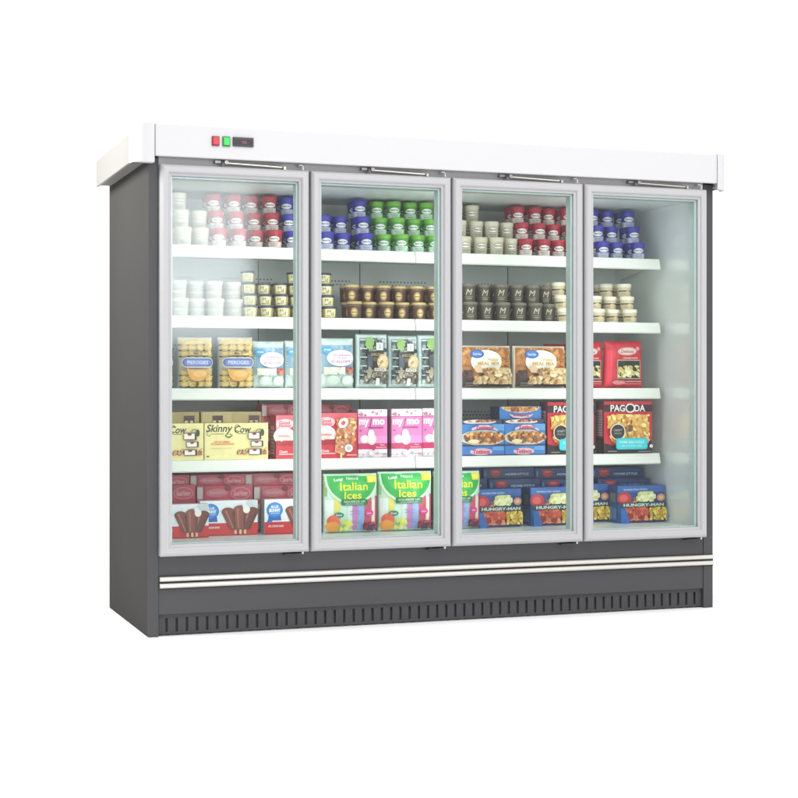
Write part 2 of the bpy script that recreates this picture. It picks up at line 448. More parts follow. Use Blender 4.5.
tubs('cream', z, [(184, 0), (202, .02)], R3, .05, .069, 'cream ice cream tubs', skip={(202, 2)})
tubs('red', z, [(219, 0), (239, 0), (256.5, .03), (275, 0)], R3, .05, .069, 'red ice cream tubs')
tubs('blue', z, [(293, .02), (311, .02), (327, 0), (343, .03), (366, 0)], R3, .05, .069, 'blue ice cream tubs', skip={(327, 2), (343, 2)})
tubs('green', z, [(383.5, .03), (401, 0), (417.5, .02), (434.5, 0)], R3, .05, .069, 'green ice cream tubs')
tubs('cream', z, [(464, 0), (480, .02), (496.5, 0), (511, .03)], R3, .05, .069, 'cream ice cream tubs', skip={(496.5, 2), (511, 2)})
tubs('red', z, [(526, 0), (543.5, 0), (558, .03), (576, 0)], R3, .05, .069, 'red ice cream tubs')
tubs('blue', z, [(602, 0), (616, .03), (638, 0)], R3, .05, .069, 'blue ice cream tubs')
z = SH[1]+.0005
tubs('white', z, [(180, 0), (197, .03), (216, 0), (234, .03)], (2, 2), .03, .076, 'plain white tubs')
tubs('card', z, [(251, 0), (266.5, .02), (283, 0), (298, .02), (312, 0), (329, 0)], (2, 2, 2, 1), .022, .066, 'short cream cups', skip={(283, 3), (266.5, 3)})
tubs('brown', z, [(354, 0), (369, .03), (386, 0), (402, .02), (418.5, 0), (436, 0)], (2, 2), .035, .07, 'brown and gold cups')
tubs('grey', z, [(470.5, 0), (486, .03), (503, 0), (519, .01), (535, 0), (548, .05)], (2, 2), .03, .072, 'dark grey cups')
tubs('band', z, [(564, 0), (581, 0), (597.5, 0), (612, .035), (630, 0)], (2, 2, 2), .03, .072, 'banded cream tubs', skip={(597.5, 2)})

# ---- cartons
def carton(name, px0, px1, hpx, y, z, depth, base, art, label, cat, group=None, side=None, top=None, rz=0, sideart=None, h=None):
    x0, x1 = at(px0, y), at(px1, y); w = x1-x0
    if h is None: h = hpx*dist((x0+x1)/2, y)/F
    key = (name, art, round(depth, 3))
    root = empty(name, (x0, y, z), rz or random.uniform(-.008, .008))
    bm = bmesh.new(); bx(bm, 0, w, 0, depth, 0, h)
    obj('carton', bm, mat('card_'+'%d_%d_%d' % tuple(base), base, .4, bump=.15, bscale=40, vary=.06), root, bevel=.0015)
    if art:
        a = Art(w, h); art(a)
        a.mesh('front_print', root, lambda u, v, o: Vector((u, -o, v)))
    if sideart:
        a = Art(depth, h); sideart(a)
        a.mesh('side_print', root, lambda u, v, o: Vector((-o, depth-u, v)))
    tag(root, label, cat, group); return root

def bag(name, px0, px1, hpx, y, z, depth, base, art, label, cat, group=None, taper=0., lean=.0, seal=(210,220,220)):
    x0, x1 = at(px0, y), at(px1, y); w = x1-x0; h = hpx*dist((x0+x1)/2, y)/F
    root = empty(name, (x0, y, z)); rs = random.Random(int(px0*10))
    ph = rs.uniform(0, 6)
    def surf(u, v, o, s=1):
        a, b = u/w*2-1, v/h*2-1
        q = max(0, 1-abs(a)**4)**.6 * max(0, 1-abs(b)**5)**.7
        t = depth/2*q*(1+.05*math.sin(9*a+ph)*math.sin(7*b+ph)) + .0012
        if abs(b) > .9: t += .0006*math.sin(u*900)
        uu = (u-w/2)*(1-taper*(v/h))+w/2
        return Vector((uu, depth/2 - s*(t+o) + lean*v, v))
    bm = bmesh.new(); nx, nz = 22, 26; g = {}
    for s_ in (1, -1):
        for i in range(nx+1):
            for j in range(nz+1):
                g[s_, i, j] = bm.verts.new(surf(w*i/nx, h*j/nz, 0, s_))
    for s_ in (1, -1):
        for i in range(nx):
            for j in range(nz):
                f = [g[s_, i, j], g[s_, i+1, j], g[s_, i+1, j+1], g[s_, i, j+1]]
                bm.faces.new(f if s_ > 0 else f[::-1])
    for i in range(nx):
        for j in (0, nz): bm.faces.new((g[1, i, j], g[1, i+1, j], g[-1, i+1, j], g[-1, i, j]))
    for j in range(nz):
        for i in (0, nx): bm.faces.new((g[1, i, j], g[1, i, j+1], g[-1, i, j+1], g[-1, i, j]))
    obj('pouch', bm, mat('film_'+'%d_%d_%d' % tuple(base), base, .25, spec=.6, bump=.3, bscale=25, vary=.08), root, smooth=True)
    if art:
        a = Art(w, h); art(a); a.mesh('front_print', root, lambda u, v, o: surf(u, v, o), sub=.014, off0=.0012)
    tag(root, label, cat, group); return root

# ---------- artwork
def art_waffle(a):
    a.rect(.03, .02, .97, .98, (208, 204, 186))
    R = random.Random(3)
    rows = [(.90, .05), (.79, .05), (.67, .045), (.30, .05), (.19, .05), (.08, .05)]
    for v, r in rows:
        for k in range(4):
            u = .16+k*.23; a.rect(u-.105, v-r, u+.105, v+r, (214, 182, 104)); a.rect(u-.07, v-r*.6, u+.07, v+r*.6, (226, 200, 128))
        for k in range(5): a.ell(.05+k*.225, v-.055, .045, .014, (70, 54, 24), n=8)
    a.blobs(60, .06, .03, .94, .97, .005, [(232, 206, 140), (204, 164, 84), (222, 190, 110)], seed=4, inside=lambda u, v: not (.38 < v < .62))
    a.rrect(.05, .40, .95, .60, (216, 216, 206), .5); a.rrect(.07, .42, .93, .58, (92, 104, 168), .5); a.rrect(.11, .445, .89, .555, (118, 134, 196), .5)
    a.text('PIEROGIES', .5, .50, .6, .07, (206, 214, 240), .02)
    a.rect(.2, .615, .8, .635, (54, 50, 40)); a.text('Mrs. T', .5, .68, .25, .05, (60, 44, 24), .03)
    a.poly([(.2,.36),(.8,.36),(.76,.22),(.62,.15),(.5,.13),(.38,.15),(.24,.22)], (226, 164, 84)); a.ell(.55, .28, .2, .06, (236, 184, 110))
    a.ell(.5, .08, .04, .06, (96, 84, 30), n=10)
def art_bluebag(a):
    a.rect(.02, .02, .98, .98, (206, 222, 218)); a.rect(.03, .36, .97, .86, (138, 172, 196)); a.rect(.03, .28, .97, .42, (176, 188, 186))
    a.blobs(40, .03, .70, .97, .86, .012, [(150, 180, 200), (126, 162, 190), (160, 192, 208)], seed=5)
    a.ell(.20, .76, .17, .075, (84, 160, 210)); a.text('great', .2, .76, .2, .05, (220, 236, 246), .02)
    a.ell(.58, .60, .40, .165, (236, 236, 246)); a.text('Scallops', .62, .655, .5, .05, (196, 120, 176), .02); a.text('sea bay', .6, .60, .3, .035, (190, 140, 190), .02); a.text('SCALLOPS', .58, .53, .55, .05, (206, 110, 170), .02)
    a.blobs(14, .5, .28, .97, .42, .012, [(206, 134, 110), (188, 96, 84), (220, 170, 150), (150, 70, 62)], seed=6)
    a.blobs(22, .1, .27, .7, .42, .013, [(214, 214, 196), (196, 200, 184), (226, 226, 212)], seed=7)
    a.ell(.36, .15, .2, .11, (188, 204, 192)); a.ell(.36, .16, .16, .085, (202, 216, 204)); a.ell(.78, .15, .18, .10, (206, 220, 206)); a.ell(.78, .16, .14, .075, (222, 232, 222))
def art_darkbag(a):
    a.rect(.02, .02, .98, .98, (214, 230, 228)); a.rect(.09, .08, .93, .93, (150, 164, 162))
    a.blobs(150, .08, .07, .94, .93, .0085, [(74, 84, 88), (150, 162, 158), (96, 108, 110), (50, 58, 60), (190, 202, 200), (120, 112, 96)], seed=11)
    for v in (.90, .74, .58, .42, .25): a.rect(.07, v-.018, .27, v-.003, (214, 228, 226))
    a.rect(.27, .3, .80, .84, (30, 32, 26)); a.poly([(.20, .80), (.28, .94), (.44, .94), (.50, .82), (.42, .74), (.28, .72)], (132, 172, 92))
    a.rect(.28, .33, .44, .62, (66, 76, 88)); a.text('WILD', .44, .72, .26, .08, (176, 196, 150), .02, rot=.15); a.text('SHELLFISH', .58, .62, .38, .05, (170, 150, 96), .02); a.rect(.47, .54, .7, .555, (120, 110, 80)); a.rect(.47, .51, .66, .522, (120, 110, 80))
    a.rect(.56, .70, .78, .84, (216, 224, 222)); a.text('2', .67, .77, .08, .07, (110, 116, 118), .0)
    a.ell(.78, .48, .20, .15, (206, 170, 124)); a.ell(.80, .49, .15, .11, (226, 196, 152)); a.blobs(14, .62, .38, .92, .58, .006, [(176, 136, 92), (236, 214, 180)], seed=14)
    a.blobs(90, .16, .08, .94, .34, .009, [(160, 150, 130), (104, 96, 80), (190, 180, 160), (72, 68, 60), (134, 112, 90)], seed=12)
    a.poly([(.27, .30), (.40, .30), (.34, .38), (.27, .40)], (150, 140, 120)); a.rect(.46, .315, .82, .37, (220, 214, 196)); a.text('PASTA', .64, .343, .3, .04, (70, 60, 50), .02)
    a.poly([(.50, .05), (.64, .05), (.62, .18), (.52, .18)], (222, 234, 232))
def art_nuts(a):
    a.rect(.01, .01, .99, .99, (236, 222, 200)); a.rect(.03, .03, .97, .96, (190, 128, 70)); a.blobs(60, .03, .5, .97, .95, .014, [(206, 140, 74), (184, 118, 60), (216, 152, 88), (170, 104, 52)], aspect=1.7, seed=21)
    a.rect(.03, .03, .97, .22, (58, 42, 38)); a.blobs(14, .03, .2, .22, .42, .013, [(84, 52, 44), (60, 38, 34)], seed=22)
    a.ell(.48, .62, .30, .28, (250, 244, 230)); a.ell(.30, .80, .13, .10, (40, 90, 170)); a.ell(.30, .80, .11, .08, (64, 120, 200))
    a.text('Great Value', .30, .80, .15, .06, (214, 230, 246), .02); a.text('Walnut', .6, .67, .2, .07, (220, 190, 110), .02); a.text('MEAL MIX', .52, .58, .42, .08, (214, 170, 80), .03)
    a.blobs(190, .22, .09, .97, .48, .0105, [(226, 196, 146), (206, 168, 112), (188, 146, 90), (236, 214, 170), (160, 112, 66), (214, 184, 134)], aspect=1.2, seed=23, inside=lambda u, v: v < .12+.36*min(1, (u-.15)*3))
    a.ell(.28, .45, .07, .09, (226, 186, 150)); a.ell(.66, .30, .07, .04, (246, 226, 176))
    for v in (.06, .11): a.rect(.06, v, .3, v+.012, (150, 140, 130))
def art_redbag(a):
    a.rect(.02, .02, .98, .98, (196, 34, 52)); a.rect(.05, .05, .16, .80, (226, 52, 74)); a.ell(.55, .78, .26, .085, (196, 176, 168), rot=.05); a.ell(.55, .78, .22, .06, (222, 204, 196))
    a.text('Delizza', .55, .78, .34, .07, (190, 50, 60), .02, .2); a.ell(.84, .84, .05, .04, (226, 150, 150))
    a.rect(.28, .19, .90, .60, (190, 170, 150)); a.rect(.30, .21, .88, .58, (44, 40, 40))
    a.blobs(46, .3, .22, .86, .48, .011, [(220, 204, 130), (236, 222, 160), (198, 176, 96), (240, 232, 190)], aspect=1.5, seed=31)
    a.poly([(.32,.50),(.52,.56),(.84,.54),(.86,.47),(.6,.50),(.4,.46)], (30, 28, 30)); a.text('CREAM PUFFS', .6, .635, .4, .035, (236, 200, 196), .02)
    a.ell(.32, .12, .16, .05, (214, 130, 130)); a.rect(.5, .13, .9, .15, (220, 160, 160)); a.rect(.46, .08, .9, .10, (200, 120, 120)); a.rect(.3, .16, .9, .18, (60, 30, 34))
def sandwich(a, u, v, w, h):
    a.rect(u-w, v-h, u+w, v+h, (92, 50, 40)); a.rect(u-w*.95, v-h*.75, u+w*.7, v+h*.75, (244, 232, 222)); a.ell(u-.1*w, v+h*.5, w*.35, h*.3, (126, 52, 44), n=10); a.rect(u+w*.7, v-h*.8, u+w, v+h*.7, (74, 38, 32))
def art_cow(a):
    a.rect(0, 0, 1, 1, (236, 224, 158))
    a.text('Skinny', .23, .83, .40, .27, (58, 62, 44), .02, .25); a.text('Cow', .60, .83, .26, .20, (58, 62, 44), .02, .25)
    a.ell(.38, .66, .06, .045, (58, 62, 44)); a.ell(.38, .665, .05, .03, (236, 224, 158)); a.rect(.1, .70, .30, .713, (58, 62, 44)); a.rect(.52, .70, .66, .712, (58, 62, 44))
    a.text('LOW FAT VANILLA', .27, .49, .25, .05, (220, 96, 70), .02); a.text('ICE CREAM SANDWICHES', .28, .43, .36, .05, (226, 110, 84), .02); a.rect(.1, .31, .42, .322, (214, 186, 130))
    a.blobs(16, .5, .13, .74, .28, .006, [(160, 84, 40), (206, 140, 84), (120, 60, 36)], aspect=2, seed=41)
    a.blobs(10, .86, .13, .98, .28, .006, [(160, 84, 40), (206, 140, 84), (214, 170, 100)], aspect=2, seed=42)
    sandwich(a, .79, .21, .10, .085); sandwich(a, .82, .43, .095, .08); a.ell(.90, .74, .03, .10, (46, 66, 50)); sandwich(a, .78, .65, .10, .10)
    a.rect(.02, .08, .06, .12, (90, 90, 60))
    def curl(u, v, ru, rv, t0, t1, th=.009, col=(58, 62, 44)):
        P = []; Q = []
        for k in range(15):
            t = math.radians(t0+(t1-t0)*k/14); q = 1-.35*k/14
            P.append((u+(ru*q)*math.cos(t), v+(rv*q)*math.sin(t))); Q.append((u+(ru*q-th)*math.cos(t), v+(rv*q-th*1.8)*math.sin(t)))
        for k in range(14): a.poly([P[k], P[k+1], Q[k+1], Q[k]], col, same=True)
    a.lay += 1
    curl(.06, .72, .045, .10, 60, 330); curl(.37, .67, .05, .09, -200, 60); curl(.50, .86, .05, .11, 40, 300, .008); curl(.85, .74, .06, .12, 170, -60, .010, (46, 66, 50))
    for u, v in ((.56, .2), (.66, .26), (.93, .2), (.96, .27)): curl(u, v, .035, .06, 0, 320, .008, (176, 96, 50))
def art_cow_top(a):
    a.rect(0, 0, 1, 1, (206, 184, 126)); a.rect(.02, .0, .48, 1, (222, 204, 148))
    for u in (.26, .84):
        a.blobs(14, u-.16, .3, u+.16, .8, .005, [(160, 90, 50), (206, 150, 94), (110, 56, 36)], aspect=2, seed=int(u*50)); sandwich(a, u, .5, .08, .42)
def art_straw(a):
    a.rect(0, 0, 1, 1, (206, 44, 58)); a.rect(0, .82, 1, 1, (222, 96, 110)); a.poly([(0, .62), (.28, .78), (.3, .86), (0, .9)], (232, 150, 160))
    a.ell(.22, .80, .22, .11, (240, 196, 200)); a.text('Good', .2, .83, .26, .08, (214, 60, 84), .03); a.text('Humor', .22, .76, .3, .08, (214, 60, 84), .03)
    a.ell(.2, .52, .26, .2, (246, 232, 228)); a.ell(.16, .5, .16, .1, (236, 206, 200)); a.blobs(14, .0, .3, .42, .42, .012, [(190, 24, 34), (226, 60, 56), (160, 20, 30)], seed=51)
    a.text('Strawberry', .2, .52, .3, .05, (200, 60, 80), .02)
    a.poly([(.42,.14),(.64,.06),(.88,.3),(.97,.8),(.84,.9),(.62,.88),(.46,.6)], (238, 190, 160))
    a.blobs(150, .42, .1, .95, .88, .0065, [(214, 140, 72), (236, 196, 110), (190, 92, 52), (240, 214, 160), (222, 120, 84)], seed=52, inside=lambda u, v: (abs(u-.68-.1*(v-.5)) < .24 and v > .12))
    a.ell(.60, .78, .14, .10, (246, 226, 220), rot=.8); a.ell(.60, .78, .06, .045, (206, 90, 90), rot=.8)
    a.ell(.74, .22, .10, .085, (246, 244, 240)); a.ell(.74, .22, .06, .05, (190, 190, 190)); a.rect(.52, .0, .57, .12, (230, 206, 150))
    a.rect(.03, .1, .4, .12, (246, 200, 200)); a.text('Classic', .14, .17, .2, .06, (250, 220, 220), .02); a.rect(.68, .06, .95, .08, (240, 180, 170))
def art_straw_top(a):
    a.rect(0, 0, 1, 1, (182, 58, 76)); a.rect(0, .1, .10, .9, (186, 180, 176)); a.rect(.12, 0, .14, 1, (120, 34, 50))
    a.ell(.36, .5, .2, .3, (190, 104, 116)); a.text('Strawberry', .36, .5, .28, .3, (214, 150, 158), .02); a.ell(.55, .8, .06, .2, (120, 20, 36)); a.ell(.78, .45, .18, .42, (206, 130, 140)); a.ell(.78, .45, .165, .36, (186, 66, 88)); a.text('Good Humor', .78, .45, .26, .36, (220, 160, 166), .03)
    a.poly([(.3, 0), (.6, .0), (.52, .35), (.4, .2)], (200, 70, 84))
def art_straw_side(a):
    a.rect(0, 0, 1, 1, (186, 60, 76)); a.rect(.2, .1, .8, .75, (206, 180, 180)); 
    for k in range(7): a.rect(.26, .15+k*.08, .74, .175+k*.08, (140, 80, 90))
def art_mymo(a):
    a.rect(0, 0, 1, 1, (240, 226, 234)); a.rect(0, .17, 1, .84, (226, 122, 184)); a.rect(0, .17, 1, .45, (232, 140, 196)); a.rect(0, .835, 1, .85, (196, 60, 120)); a.rect(0, .17, 1, .29, (196, 30, 92))
    a.text('my', .20, .71, .34, .16, (250, 240, 246), .04); a.text('/', .43, .72, .09, .2, (150, 40, 100), .02); a.text('mo', .70, .735, .42, .115, (250, 240, 246), .05)
    a.rect(.34, .60, .86, .635, (170, 60, 130)); a.rect(.05, .54, .12, .57, (170, 60, 130))
    a.ell(.22, .38, .15, .085, (236, 214, 216)); a.ell(.24, .40, .11, .055, (246, 232, 230)); a.ell(.46, .38, .16, .12, (226, 210, 206)); a.ell(.44, .49, .11, .09, (238, 224, 222)); a.ell(.46, .37, .10, .07, (240, 230, 226))
    a.text('Ripe', .82, .255, .15, .04, (246, 190, 214), .02); a.text('Strawberry', .78, .205, .34, .04, (246, 190, 214), .02)
    a.blobs(20, 0, .86, 1, 1, .005, [(206, 120, 150), (150, 90, 100), (246, 240, 244), (220, 190, 200)], seed=61); a.blobs(12, 0, .01, 1, .13, .006, [(206, 190, 196), (190, 176, 184), (236, 200, 214)], seed=62)
    a.ell(.42, .09, .07, .05, (200, 196, 200)); a.ell(.42, .09, .05, .035, (244, 240, 244)); a.text('mochi ice cream', .76, .08, .4, .05, (150, 130, 146), .02); a.ell(.5, .17, .05, .025, (196, 30, 92)); a.ell(.12, .02, .2, .006, (200, 190, 196))
def art_mymo_side(a):
    a.rect(0, 0, 1, 1, (186, 150, 172)); a.rect(0, .17, 1, .84, (180, 84, 140)); a.rect(0, .17, 1, .29, (150, 26, 76))
def art_snack(a):
    a.rect(0, 0, 1, 1, (64, 128, 198)); a.poly([(.7, .75), (1, .7), (1, 1), (.72, 1)], (96, 160, 220)); a.rect(0, 0, 1, .08, (50, 70, 120))
    a.ell(.5, .38, .53, .36, (236, 224, 206)); a.rect(0, 0, 1, .05, (70, 44, 44))
    a.blobs(120, .02, .1, .98, .66, .009, [(186, 104, 44), (222, 156, 84), (140, 70, 34), (238, 190, 120), (206, 124, 56), (110, 96, 50)], aspect=1.25, seed=71, inside=lambda u, v: ((u-.52)/.47)**2+((v-.40)/.25)**2 < 1)
    a.ell(.26, .22, .13, .1, (240, 216, 170))
    a.poly([(.22,.72),(.4,.84),(.6,.84),(.82,.68),(.8,.76),(.6,.97),(.38,.97),(.2,.82)], (222, 190, 206)); a.text('Totinos', .5, .86, .42, .17, (200, 50, 70), .04)
def art_snack_low(a):
    a.rect(0, 0, 1, 1, (58, 120, 192)); a.rect(0, 0, 1, .12, (50, 60, 100)); a.ell(.46, .42, .26, .36, (216, 180, 200)); a.text('Totinos', .46, .42, .40, .5, (196, 44, 70), .04); a.poly([(.7, .55), (.98, .5), (.98, .95), (.74, .95)], (90, 156, 218))
def art_snack_strip(a):
    a.rect(0, 0, 1, 1, (60, 60, 84)); a.ell(.45, .5, .4, .5, (236, 226, 214)); a.blobs(22, .1, .45, .85, 1, .006, [(170, 84, 50), (206, 130, 80), (120, 50, 44)], seed=75); a.rect(0, 0, 1, .1, (60, 110, 180))
def art_snack_up(a):
    a.rect(0, 0, 1, 1, (62, 124, 196)); a.poly([(.5+.46*math.cos(math.pi*k/12), 1-.5*math.sin(math.pi*k/12)) for k in range(13)], (236, 222, 206))
    a.blobs(70, .05, .58, .95, .97, .008, [(186, 104, 44), (222, 156, 84), (140, 70, 34), (238, 190, 120)], aspect=1.3, seed=77, inside=lambda u, v: ((u-.5)/.42)**2+((v-1.)/.42)**2 < 1)
    a.poly([(.2,.42),(.5,.2),(.8,.42),(.7,.14),(.5,.06),(.3,.14)], (222, 190, 206)); a.text('Totinos', .5, .26, .4, .18, (200, 50, 70), .04, rot=math.pi)
def art_pagoda(a):
    a.rect(0, 0, 1, 1, (200, 36, 50)); a.rect(0, .80, 1, .94, (54, 22, 28)); a.rect(0, 0, 1, .10, (34, 26, 28)); a.poly([(0, .1), (0, .2), (.3, .14), (.98, .26), (1, .1)], (34, 26, 28))
    a.text('PAG', .28, .87, .30, .13, (240, 234, 232), .02); a.ell(.54, .87, .10, .09, (240, 234, 232)); a.ell(.54, .87, .075, .065, (54, 22, 28)); a.text('DA', .74, .87, .22, .13, (240, 234, 232), .02)
    a.poly([(.05,.72),(.3,.76),(.9,.74),(.93,.2),(.7,.16),(.2,.2),(.12,.45)], (236, 190, 110))
    a.blobs(130, .06, .24, .92, .75, .011, [(246, 214, 120), (232, 170, 84), (250, 228, 150), (214, 140, 64), (240, 196, 100)], aspect=1.2, seed=81, inside=lambda u, v: u > .12 or v > .5)
    a.blobs(8, .38, .42, .56, .56, .008, [(96, 80, 40), (140, 60, 40), (60, 90, 50)], seed=82)
    a.ell(.24, .42, .155, .155, (250, 236, 210)); a.ell(.24, .42, .14, .14, (40, 38, 40)); a.text('CRISPY', .24, .45, .18, .04, (170, 166, 160), .02); a.text('SNACK', .24, .39, .16, .035, (150, 146, 140), .02)
    a.rrect(.20, .08, .86, .30, (44, 186, 200), .25); a.rrect(.22, .10, .84, .28, (62, 204, 214), .25); a.text('PORK EGG ROLLS', .53, .22, .5, .05, (200, 240, 240), .02); a.text('MICROWAVABLE', .53, .15, .42, .035, (170, 230, 230), .02)
    a.ell(.93, .14, .035, .035, (220, 214, 210)); a.rect(.03, .04, .22, .055, (150, 140, 140)); a.rect(.66, .03, .92, .045, (150, 140, 140))
def art_pagoda_side(a):
    a.rect(0, 0, 1, 1, (150, 46, 60)); a.rect(0, 0, 1, .30, (48, 36, 40)); a.rect(0, .88, 1, 1, (110, 70, 80))
    for k in range(2):
        a.rect(.08+k*.46, .34, .46+k*.46, .84, (190, 166, 170))
        for j in range(9): a.rect(.12+k*.46, .37+j*.05, .42+k*.46, .385+j*.05, (120, 70, 80))
    for j in range(5): a.rect(.1, .05+j*.045, .9, .06+j*.045, (110, 100, 104))
def choc(a, u0, u1):
    w = u1-u0; c = (u0+u1)/2
    for k, (du, top) in enumerate(((-.33, .80), (.33, .80), (0, .86))):
        u = c+du*w; ub = c+du*w*.40; hw = .175*w; col = [(122, 62, 50), (108, 54, 44), (138, 72, 58)][k]
        P = [(ub-hw*.78, .16), (ub+hw*.78, .16)]
        for q in range(9):
            t = math.pi*q/8; P.append((u+hw*math.cos(t), top-.12+.12*math.sin(t)))
        a.poly([(c+(p-c)*1.03, v+.004) for p, v in P], (74, 36, 30)); a.poly(P, col)
        a.poly([(ub-hw*.45, .2), (ub-hw*.2, .2), (u-hw*.3, top-.08), (u-hw*.6, top-.08)], (172, 104, 84))
        a.poly([(ub+hw*.5, .2), (ub+hw*.7, .2), (u+hw*.85, top-.14), (u+hw*.6, top-.14)], (86, 42, 36))
        a.rrect(ub-.035*w, .04, ub+.035*w, .17, (226, 190, 150), .2)
    a.ell(c+.17*w, .74, .10*w, .11, (246, 238, 226)); a.ell(c+.13*w, .83, .07*w, .07, (234, 238, 242))
def art_choc(a):
    a.rect(0, 0, 1, 1, (234, 238, 242)); a.rect(0, 0, 1, .36, (206, 38, 40)); a.rect(0, 0, 1, .04, (170, 30, 34)); a.rect(.8, .8, 1, 1, (206, 212, 216))
    a.poly([(.06,.40),(.30,.40),(.27,.75),(.09,.75)], (26, 96, 180)); a.poly([(.04,.40),(.16,.44),(.12,.34),(.05,.34)], (34, 110, 196)); a.ell(.18, .70, .145, .22, (30, 112, 196)); a.ell(.18, .70, .125, .185, (52, 140, 214))
    a.text('BLUE', .18, .79, .13, .07, (230, 242, 250), .03); a.text('BUNNY', .18, .69, .20, .10, (240, 248, 252), .05); a.rect(.10, .60, .26, .615, (200, 224, 244))
    a.text('ICE CREAM BARS', .2, .24, .27, .06, (250, 224, 220), .03)
    choc(a, .38, 1.0)
def art_italian(a):
    a.rect(.01, .01, .99, .99, (204, 232, 214))
    cols = [(236, 250, 240), (236, 226, 112), (206, 236, 216), (226, 238, 234), (206, 130, 196), (150, 180, 232), (214, 88, 112), (246, 236, 226), (206, 60, 90)]
    xs = [.02, .16, .27, .40, .50, .60, .72, .86, .94, .99]
    for i, c in enumerate(cols): a.rect(xs[i], .04, xs[i+1]-.006, .62 if i not in (0, 7) else .56, c)
    a.rect(.12, .6, .2, .7, (236, 226, 112)); a.rect(.0, .62, .04, .97, (150, 196, 120))
    P = [(.02, .97), (.98, .97)]; Q = [(.04, .97), (.96, .97)]
    for k in range(13):
        t = math.pi*k/12; P.append((.5+.49*math.cos(t), .90-.42*math.sin(t))); Q.append((.5+.46*math.cos(t), .92-.40*math.sin(t)))
    a.poly(P, (214, 244, 214)); a.poly(Q, (52, 176, 76)); a.ell(.5, .78, .3, .12, (64, 190, 84))
    a.rect(.78, .85, .96, .97, (236, 226, 60)); a.rect(.80, .87, .94, .95, (246, 236, 90))
    a.text('Luigi', .24, .90, .16, .06, (232, 246, 236), .03, rot=.1); a.text('Natural', .5, .925, .22, .05, (214, 240, 220), .02)
    a.text('Italian', .52, .79, .52, .14, (232, 236, 60), .02); a.text('Ices', .50, .64, .32, .13, (232, 236, 60), .02)
    a.rrect(.28, .47, .78, .57, (30, 118, 66), .3); a.text('SQUEEZE UP', .53, .53, .4, .04, (196, 230, 200), .02); a.rect(.36, .485, .7, .497, (150, 206, 160))
    a.ell(.24, .31, .09, .045, (40, 130, 110)); a.text('Real', .24, .31, .1, .03, (220, 240, 230), .02); a.ell(.81, .33, .08, .055, (226, 70, 150)); a.rect(.76, .32, .86, .335, (246, 190, 220))
    for v in (.36, .31, .20, .15): a.rect(.44, v, .64, v+.012, (170, 150, 190))
    a.ell(.14, .20, .11, .11, (232, 100, 70)); a.ell(.13, .11, .12, .09, (240, 160, 60)); a.blobs(16, .26, .03, .5, .22, .010, [(236, 236, 100), (214, 226, 90), (246, 244, 160)], seed=91)
    a.blobs(40, .68, .03, .98, .18, .009, [(160, 30, 50), (110, 24, 44), (60, 50, 90), (200, 60, 70), (90, 30, 50)], seed=92)
def art_hungry(a):
    a.rect(0, 0, 1, 1, (30, 68, 138)); a.rect(0, .82, 1, 1, (50, 96, 164)); a.rect(0, 0, .06, .5, (40, 110, 180)); a.text('boneless fried chicken', .38, .90, .5, .06, (170, 196, 226), .02)
    a.ell(.14, .66, .15, .17, (190, 40, 50)); a.ell(.13, .66, .09, .10, (226, 90, 90)); a.blobs(10, .26, .52, .44, .68, .008, [(150, 84, 60), (200, 130, 100), (110, 60, 50)], seed=95)
    a.blobs(46, .38, .56, .80, .84, .012, [(236, 236, 180), (222, 222, 150), (244, 244, 206), (206, 210, 130)], seed=96, inside=lambda u, v: ((u-.59)/.20)**2+((v-.62)/.2)**2 < 1)
    a.ell(.9, .67, .09, .1, (200, 140, 110)); a.ell(.9, .67, .045, .05, (226, 180, 150)); a.rect(0, .42, 1, .54, (40, 60, 70))
    a.text('HUNGRY-MAN', .53, .48, .86, .085, (206, 222, 206), .04)
    a.rect(.10, .06, .98, .42, (84, 30, 34)); a.blobs(70, .12, .06, .62, .42, .013, [(190, 60, 40), (222, 110, 70), (150, 34, 30), (206, 84, 60), (236, 150, 110)], aspect=1.2, seed=97)
    a.blobs(80, .62, .07, .98, .42, .008, [(240, 206, 70), (226, 180, 50), (250, 226, 120), (206, 160, 40)], seed=98); a.poly([(0, 0), (.2, 0), (.1, .4), (0, .42)], (36, 100, 176))
def art_hungry_side(a):
    a.rect(0, 0, 1, 1, (28, 74, 142)); a.rect(.1, .5, .9, .9, (40, 60, 90)); a.rect(.2, .55, .8, .8, (84, 110, 120)); a.rect(.12, .1, .42, .42, (110, 150, 190)); a.rect(.5, .1, .9, .4, (60, 120, 190))
    for k in range(5): a.rect(.15, .12+k*.06, .4, .14+k*.06, (40, 70, 120))
def art_hungry_top(a):
    a.rect(0, 0, 1, 1, (28, 58, 118)); a.rect(0, .0, 1, .12, (20, 40, 84)); a.poly([(.12, .85), (.36, .85), (.33, .35), (.24, .12), (.15, .35)], (180, 36, 48)); a.ell(.24, .66, .07, .12, (220, 90, 90))
    a.text('HOME-STYLE', .66, .4, .46, .22, (186, 206, 220), .03); a.ell(.04, .5, .02, .3, (90, 130, 180)); a.rect(.4, .72, .95, .78, (44, 86, 150))

Y0 = YS+.006
